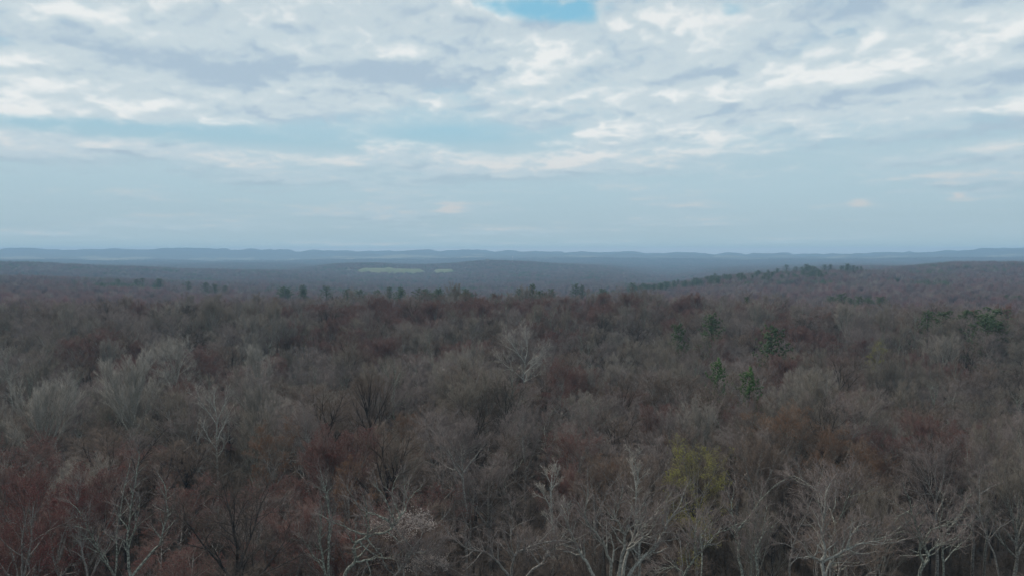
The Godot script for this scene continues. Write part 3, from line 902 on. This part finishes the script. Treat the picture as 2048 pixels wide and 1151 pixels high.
func _ready() -> void:
	# camera, sky, sun, exposure, haze
	var cam := Camera3D.new()
	cam.name = "camera"
	cam.position = EYE
	cam.rotation_degrees = Vector3(-2.72, 0, 0)
	cam.fov = 42.97
	cam.near = 0.5
	cam.far = 20000.0
	add_child(cam)
	cam.current = true
	var env := Environment.new()
	env.background_mode = Environment.BG_SKY
	env.sky = make_sky()
	env.tonemap_mode = Environment.TONE_MAPPER_LINEAR
	env.tonemap_exposure = 1.0
	env.sdfgi_enabled = true
	env.ssao_enabled = true
	env.ssil_enabled = true
	env.fog_enabled = true
	env.fog_density = 0.000185
	env.fog_light_color = Color(0.70, 0.865, 1.0)
	var we := WorldEnvironment.new()
	we.name = "world_environment"
	we.environment = env
	add_child(we)
	var sun := DirectionalLight3D.new()
	sun.name = "sun"
	sun.light_color = Color(1.0, 0.96, 0.9)
	sun.light_energy = 0.95
	sun.light_angular_distance = 6.0
	sun.shadow_enabled = true
	sun.rotation_degrees = Vector3(-46, -142, 0)
	add_child(sun)

	rng.seed = 20240
	bumps.seed = 5
	bumps.frequency = 0.011
	bumps.fractal_octaves = 4
	stands.seed = 9
	stands.frequency = 0.012
	stands.fractal_octaves = 3
	make_materials()
	ready_profile()
	make_land()

	# the kinds of tree that repeat: [shape, tall, wide, bark, twig, name]
	var sorts := [
		["round", 18.5, 8.0, "grey", "grey"], ["round", 17.0, 8.8, "grey", "grey"], ["round", 18.0, 7.8, "grey", "grey"], ["oak", 17.5, 9.0, "lichen", "grey"],
		["round", 18.0, 7.4, "grey", "olive"], ["fan", 18.5, 8.0, "pale", "olive"], ["stem", 19.0, 6.0, "lichen", "olive"],
		["round", 17.5, 8.0, "grey", "brown"], ["oak", 17.0, 8.8, "grey", "brown"], ["round", 18.0, 7.8, "dark", "brown"], ["round", 18.0, 7.8, "dark", "dark"],
		["round", 16.5, 8.5, "grey", "red"], ["fan", 17.0, 8.0, "grey", "red"], ["oak", 16.0, 9.0, "grey", "red"],
		["round", 16.5, 8.5, "grey", "orange"], ["fan", 18.5, 9.5, "pale", "pale"],
	]
	var meshes := []
	for s in sorts:
		meshes.append(grow_tree(s[0], s[1], s[2]))
		if s[4] in ["red", "orange"]:
			meshes[-1].buds = bud_mesh(meshes[-1].tips, 3, 0.04, -0.15)
	var by_twig := {}
	for i in sorts.size():
		by_twig[sorts[i][4]] = by_twig.get(sorts[i][4], []) + [i]
	var looks := {
		"grey": "leafless grey tree with a fine twiggy crown in the near wood", "olive": "leafless tree with a greenish-grey twiggy crown in the near wood",
		"brown": "leafless tree with a brown twiggy crown in the near wood", "dark": "leafless tree with dark twigs and dark bark in the near wood",
		"red": "leafless tree flushed dull red with buds in the near wood", "orange": "leafless tree flushed orange-tan with buds in the near wood", "pale": "leafless tree with pale whitish-grey branches in the near wood",
	}
	var keep_clear := []   # [x, z, radius]

	# trees that stand out in the photograph
	var landmarks := []    # [node, short name]
	for f in LIMBED:
		var o := limbed_tree(f[1], f[3], f[2])
		tag(o, f[0], "bare tree")
		keep_clear.append([o.position.x, o.position.z, 3.4])
		landmarks.append([o.position.x, o.position.z, short_name(f[0])])
	var bl := limbed_tree("grey", BLOSSOM, 46.0)
	bl.name = numbered("blossoming_tree")
	tag(bl, "blossoming tree with pinkish-white flower tufts at the bottom of the wood", "blossoming tree")
	var petals := Acc.new()
	var sprigs := Acc.new()
	for t in BLOSSOM_TUFTS:
		var c := Vector3(t[0], t[1], -46.0 + rng.randf_range(-0.6, 0.6)) - bl.position
		for i in int(520.0 * t[2]):
			var d := rand_dir() * pow(rng.randf(), 0.45) * float(t[2])
			d.y *= 0.55
			if bumps.get_noise_3d((c.x + d.x) * 90.0, (c.y + d.y) * 90.0, d.z * 90.0) > -0.08:
				petals.bud(c + d, rng.randf_range(0.025, 0.048), rand_dir())
				if rng.randf() < 0.35:
					sprigs.cone(c + d * 0.55 - Vector3(0, 0.25, 0), c + d, 0.009)
	part("sprigs", sprigs.mesh(), mats.grey_twig, bl, true)
	part("blossom", petals.mesh(), mats.blossom, bl, true)
	keep_clear.append([bl.position.x, bl.position.z, 3.0])
	landmarks.append([bl.position.x, bl.position.z, "the blossoming tree"])
	for f in SINGLES:
		var gy := ground(f[3], f[4])
		var tall: float = f[5] - gy
		var k := "round"
		var bark: String = f[2] + "_bark"
		var twig: String = {"pale": "bleached_twig", "white": "bleached_twig", "grey": "grey_twig", "dark": "brown_twig"}.get(f[2], str(f[2]) + "_twig")
		if not mats.has(bark):
			bark = "grey_bark"
		var g := grow_tree(f[1], tall, f[6], 1.35 if f[2] in ["pale", "white"] else 1.0)
		if f[2] in ["crimson", "orange", "red"]:
			g.buds = bud_mesh(g.tips, 2, 0.04, -0.2)
		var o := tree_node(numbered("spring_tree" if f[2] == "spring" else "budding_tree" if f[2] in ["crimson", "orange", "red"] else "bare_tree"), g, mats[bark], mats[twig])
		o.position = Vector3(f[3], gy, f[4])
		add_child(o)
		tag(o, f[0], "budding tree" if f[2] in ["spring", "crimson", "orange", "red"] else "bare tree")
		if f[2] == "spring":
			part("young_leaves", bud_mesh(g.tips, 2, 0.042, -0.02), mats.spring_bud, o, true)
		keep_clear.append([f[3], f[4], f[6] * 0.36 + 1.5])
		landmarks.append([f[3], f[4], short_name(f[0])])

	# the near wood, tree by tree
	var spots := []
	var cell := 6.5
	for i in range(-47, 48):
		for j in range(6, 54):
			var x := (i + rng.randf_range(-0.42, 0.42)) * cell
			var z := -(j + rng.randf_range(-0.42, 0.42)) * cell
			var r := sqrt(x * x + z * z)
			if r < 45.0 or r > 345.0 or absf(x) > -z * 0.82 + 6.0:
				continue
			var free := not (z > -71.0 and x / -z > -0.083 and x / -z < -0.03)   # the gap in front of the bare pole tree
			for k in keep_clear:
				if k[1] > -63.0 and z > k[1] - 1.0 and absf(x / z - k[0] / k[1]) < 0.085:
					free = false   # open ground before the trees along the forest's near edge
				if Vector2(x - k[0], z - k[1]).length() < k[2] + 1.2:
					free = false
			if free:
				spots.append([r, x, z])
	for n in 5:
		var p: Array = LONE_PINES[n]
		for q in [[0.955, -1.6], [0.94, 2.2], [0.9, 0.2]]:
			var x: float = p[0] * q[0] + q[1]
			spots.append([Vector2(x, p[1] * q[0]).length(), x, p[1] * q[0], p[2] - (2.3 if n > 2 else 4.6)])
	spots.sort_custom(func(a, b): return a[0] < b[0])
	var near_trees := []
	var protos := {}
	var rest := {}
	var count := {}
	for s in spots:
		var r: float = s[0]
		var x: float = s[1]
		var z: float = s[2]
		var n := stands.get_noise_2d(x * 1.6, z * 1.6) + rng.randf_range(-0.22, 0.22)
		var twig := "grey"
		if n > 0.36:
			twig = "red"
		elif n > 0.14:
			twig = "brown"
		elif n > -0.08:
			twig = "grey"
		elif n > -0.3:
			twig = "olive"
		else:
			twig = "dark" if rng.randf() < 0.4 else "grey"
		if r < 85.0 and twig in ["grey", "olive", "brown"] and rng.randf() < 0.7:
			twig = "dark" if rng.randf() < 0.45 else "brown"
		if rng.randf() < 0.05 and r > 70.0:
			twig = "pale"
		for t in TINTED:
			if Vector2(x - t[0], z - t[1]).length() < t[2] and rng.randf() < 0.8:
				twig = t[3]
		var pick: Array = by_twig[twig]
		var at: int = pick[rng.randi() % pick.size()]
		var wide := rng.randf_range(0.8, 1.35)
		var tall := rng.randf_range(0.78, 1.08)
		if rng.randf() < 0.06:
			tall = rng.randf_range(1.1, 1.2)
			wide = 1.35
		# trees in front of a landmark stay lower than it
		for k in keep_clear:
			if k[1] < z - 2.0 and absf(x / z - k[0] / k[1]) < 0.05 and z - k[1] < 26.0:
				tall = minf(tall, 0.84)
		if s.size() > 3:
			tall = (s[3] - ground(x, z)) / sorts[at][1]
			wide = 0.85
		var t := turned(x, ground(x, z) - 0.1, z, wide, tall)
		var sort := "budding_tree" if twig in ["red", "orange"] else "bare_tree"
		if count.get(sort, 0) < 270:
			count[sort] = count.get(sort, 0) + 1
			var o: Node3D
			if protos.has(at):
				o = protos[at].duplicate()
				o.name = numbered(sort)
			else:
				o = tree_node(numbered(sort), meshes[at], mats[sorts[at][3] + "_bark"], mats[sorts[at][4] + "_twig"])
				protos[at] = o
			add_child(o)
			o.transform = t
			near_trees.append([o, x, z, twig])
			tag(o, looks[twig] if sort == "bare_tree" else looks[twig].replace("in the near wood", "on the crest of the reddish ridge" if r > 235.0 else "in the lower left of the wood" if r < 120.0 and x < -14.0 else "in the right half of the near wood" if x > 0.0 else "in the left half of the near wood"), "budding tree" if sort == "budding_tree" else "bare tree", (twig + " trees of the near wood") if sort == "bare_tree" else twig + (" budding trees on the ridge crest" if r > 235.0 else " budding trees at lower left" if r < 120.0 and x < -14.0 else " budding trees on the right" if x > 0.0 else " budding trees on the left"))
		else:
			if not rest.has(at):
				rest[at] = []
			rest[at].append([t, Color.WHITE])
	var mass := Node3D.new()
	mass.name = "woodland"
	mass.set_meta("kind", "stuff")
	tag(mass, "leafless wood behind the nearest trees, up to the reddish ridge", "woodland")
	add_child(mass)
	for at in rest:
		var sort := [sorts[at][3] + "_bark", sorts[at][4] + "_twig"]
		for p in [["trunk", sort[0]], ["limbs", sort[0]], ["twigs", sort[1]], ["buds", sort[1].replace("twig", "bud")]]:
			if not meshes[at].has(p[0]):
				continue
			scatter(p[0], meshes[at][p[0]], mats[p[1]], rest[at], "", "", mass)

	# where a neighbour stands out, say which tree this is by it
	for l in landmarks:
		var lr := Vector2(l[0], l[1]).length()
		var sides := {"left": [], "right": [], "behind": []}
		for q in near_trees:
			var off: float = (q[1] / -q[2] - l[0] / -l[1]) * lr
			var dr: float = Vector2(q[1], q[2]).length() - lr
			if absf(dr) < 5.0 and absf(off) > 1.5 and absf(off) < 24.0:
				sides["right" if off > 0.0 else "left"].append([absf(off), q])
			elif dr > 3.0 and dr < 14.0 and absf(off) < 2.6:
				sides.behind.append([dr, q])
		for s in sides:
			var row: Array = sides[s]
			row.sort_custom(func(a, b): return a[0] < b[0])
			for i in mini(row.size(), 3 if s != "behind" else 1):
				var q: Array = row[i][1]
				if q.size() > 4:
					continue
				q.append(true)
				var tone: String = {"grey": "grey leafless", "olive": "greenish-grey leafless", "brown": "brown leafless", "dark": "dark leafless", "red": "dull red budding", "orange": "orange-tan budding", "pale": "pale leafless"}[q[3]]
				var how: String = "right behind" if s == "behind" else ["first tree to the ", "second tree to the ", "third tree to the "][i] + s + " of"
				q[0].set_meta("label", "%s tree, %s %s" % [tone, how, l[2]] if s == "behind" else "%s, %s %s" % [tone, how, l[2]])

	# low growth between the trunks
	var shrub := grow_far_tree(150, 0.02, 5.0, 4.0)
	var bushes := []
	for i in 5200:
		var r := 48.0 + 180.0 * pow(rng.randf(), 0.8)
		var az := deg_to_rad(rng.randf_range(-41, 41))
		var x := sin(az) * r
		var z := -cos(az) * r
		bushes.append([turned(x, ground(x, z) - 0.2, z, rng.randf_range(0.7, 1.3), rng.randf_range(0.6, 1.6)), Color(0.075, 0.062, 0.053) * rng.randf_range(0.7, 1.2)])
	scatter("undergrowth", shrub, mats.tinted, bushes, "brown leafless undergrowth between the trunks of the near wood", "undergrowth")

	# woods beyond the ridge, thinning in detail with distance
	var tones := [Color(0.105, 0.084, 0.09), Color(0.108, 0.092, 0.088), Color(0.118, 0.082, 0.088), Color(0.128, 0.072, 0.078), Color(0.072, 0.062, 0.07), Color(0.16, 0.145, 0.135)]
	var mid := grow_far_tree(420, 0.075, 18.0, 10.0)
	var far := grow_far_tree(110, 0.2, 18.0, 11.0)
	var clump_acc := []
	for band in [["beyond_wood", mid, 335.0, 950.0, 8.4, "leafless wood on the slopes beyond the reddish ridge"], ["distant_wood", far, 950.0, 2300.0, 10.0, "hazy wood on the hills in the middle distance"], ["far_hill_wood", far, 2300.0, 6500.0, 16.0, "blue hazed wood covering the far hills"]]:
		var where := []
		var r: float = band[2]
		while r < band[3]:
			var gap: float = band[4] * (1.0 if r < 4000.0 else 1.35)
			var arc := int(deg_to_rad(80.0) * r / gap)
			for i in arc:
				var az := -40.0 + 80.0 * (i + rng.randf()) / arc
				var rr := r + rng.randf_range(-0.5, 0.5) * gap
				if rr > 2300.0 and rr < 3400.0 and meadow(az, rr) > 0.3:
					continue
				var x := sin(deg_to_rad(az)) * rr
				var z := -cos(deg_to_rad(az)) * rr
				var n := stands.get_noise_2d(x * 0.8, z * 0.8) + rng.randf_range(-0.25, 0.25)
				var c: Color = tones[clampi(int((n + 0.5) * 5.0), 0, 4)] if rng.randf() > 0.05 else tones[5]
				var green := stands.get_noise_2d(x * 0.5 + 4000.0, z * 0.5)
				var tall := rng.randf_range(0.82, 1.15)
				var wide: float = rng.randf_range(0.85, 1.25) * maxf(1.0, gap / 10.5)
				if rr > 950.0 and green + rng.randf_range(-0.2, 0.2) > 0.38:
					c = Color(0.05, 0.085, 0.045)
					wide *= 0.8
				where.append([turned(x, ground(x, z) - 0.5, z, wide, tall), c * rng.randf_range(0.85, 1.12)])
			r += gap
		scatter(band[0], band[1], mats.tinted, where, band[5], "woodland")

	# pines, each its own
	var pine_kinds := [grow_pine(20.0, 11.0, 6), grow_pine(20.0, 9.0, 5), grow_pine(20.0, 12.5, 7)]
	var pine_protos := []
	for i in 4:
		var g: Dictionary = pine_kinds[i % 3]
		var o := Node3D.new()
		part("trunk", g.trunk, mats.dark_bark, o)
		part("branches", g.branches, mats.dark_bark, o, true)
		part("needles", g.needles, mats.fresh_needles if i == 3 else mats.needles, o, true)
		pine_protos.append(o)
	var pines := []
	for p in LONE_PINES:
		pines.append([p[0], p[1], p[2], p[3], ""])
	for g in PINE_ROWS:
		for p in g[2]:
			pines.append([p[0], p[1], p[2], g[1], g[0]])
	for i in 130:
		var az := rng.randf_range(9.0, 23.0)
		var r := lerpf(980.0, 1300.0, clampf((az - 9.0) / 14.0 * 0.5 + rng.randf_range(-0.1, 0.6), 0.0, 1.0))
		var x := sin(deg_to_rad(az)) * r
		var z := -cos(deg_to_rad(az)) * r
		pines.append([x, z, ground(x, z) + rng.randf_range(16.0, 21.0), "dark evergreen among the bare trees on the right-hand hillside", "evergreens on the right-hand hillside"])
	for i in 12:
		var az := rng.randf_range(20.5, 26.0)
		var r := rng.randf_range(1270.0, 1330.0)
		var x := sin(deg_to_rad(az)) * r
		var z := -cos(deg_to_rad(az)) * r
		pines.append([x, z, ground(x, z) + rng.randf_range(19.0, 24.0), "tall pine on the crest of the right-hand hill", "pines on the crest of the right-hand hill"])
	for i in pines.size():
		var p: Array = pines[i]
		var o: Node3D = pine_protos[3 if i == 3 or i == 4 else rng.randi() % 3].duplicate()
		o.name = numbered("pine_tree")
		add_child(o)
		var gy := ground(p[0], p[1])
		if i >= 8:
			p = [p[0] + rng.randf_range(-7, 7), p[1] + rng.randf_range(-12, 12), p[2] + (rng.randf_range(-3.0, 1.2) if i < 28 else rng.randf_range(-1.5, 1.8) if i < 45 else rng.randf_range(0.0, 2.4)), p[3], p[4]]
			gy = ground(p[0], p[1])
		var s: float = maxf(0.55, (p[2] - gy) / 20.0)
		var slim := 0.62 if i in [3, 4] else 0.95 if i < 8 else 1.35
		o.transform = turned(p[0], gy - 0.2, p[1], clampf(s, 0.8, 1.2) * slim * rng.randf_range(0.65, 1.35), s)
		tag(o, p[3], "pine tree", p[4])
	for o in pine_protos:
		o.free()

	# the few far buildings that show as specks
	make_plain("white_paint", Color(0.75, 0.75, 0.73))
	make_plain("grey_paint", Color(0.4, 0.4, 0.39))
	make_plain("roof_slate", Color(0.12, 0.12, 0.13))
	make_plain("window_glass", Color(0.03, 0.035, 0.04))
	make_house("white building on the wooded rise at the far left edge", -1835.0, -2670.0, ground(-1835.0, -2670.0) + 12.0, 20.0, 9.0, 8.0, mats.white_paint, mats.white_paint, mats.window_glass)
	make_house("white house on the wooded hill at the far right", 1242.0, -1890.0, ground(1242.0, -1890.0) + 9.0, 13.0, 9.0, 7.5, mats.white_paint, mats.roof_slate, mats.window_glass)
	make_house("pale long farm building near the top of the middle hill", -113.0, -3350.0, ground(-113.0, -3350.0) + 13.5, 18.0, 9.0, 5.0, mats.grey_paint, mats.roof_slate, mats.window_glass)
	var mast := Node3D.new()
	mast.name = "radio_mast"
	add_child(mast)
	mast.position = Vector3(2.4, ground(2.4, -3310.0), -3310.0)
	var ma := Acc.new()
	for i in 3:
		var f := Vector3(cos(i * TAU / 3), 0, sin(i * TAU / 3))
		ma.tube(PackedVector3Array([f * 2.2, f * 1.1 + UP * 18.0, f * 0.6 + UP * 38.0]), PackedFloat32Array([0.3, 0.25, 0.2]), 6)
	part("leg_frame", ma.mesh(), mats.white_paint, mast)
	for i in 3:
		var an := part("antenna_panel", box_mesh(Vector3.ZERO, Vector3(0.5, 2.6, 0.3)), mats.white_paint, mast)
		an.position = Vector3(cos(i * TAU / 3) * 1.5, 36.0, sin(i * TAU / 3) * 1.5)
	tag(mast, "thin white radio mast on the middle hill", "mast")
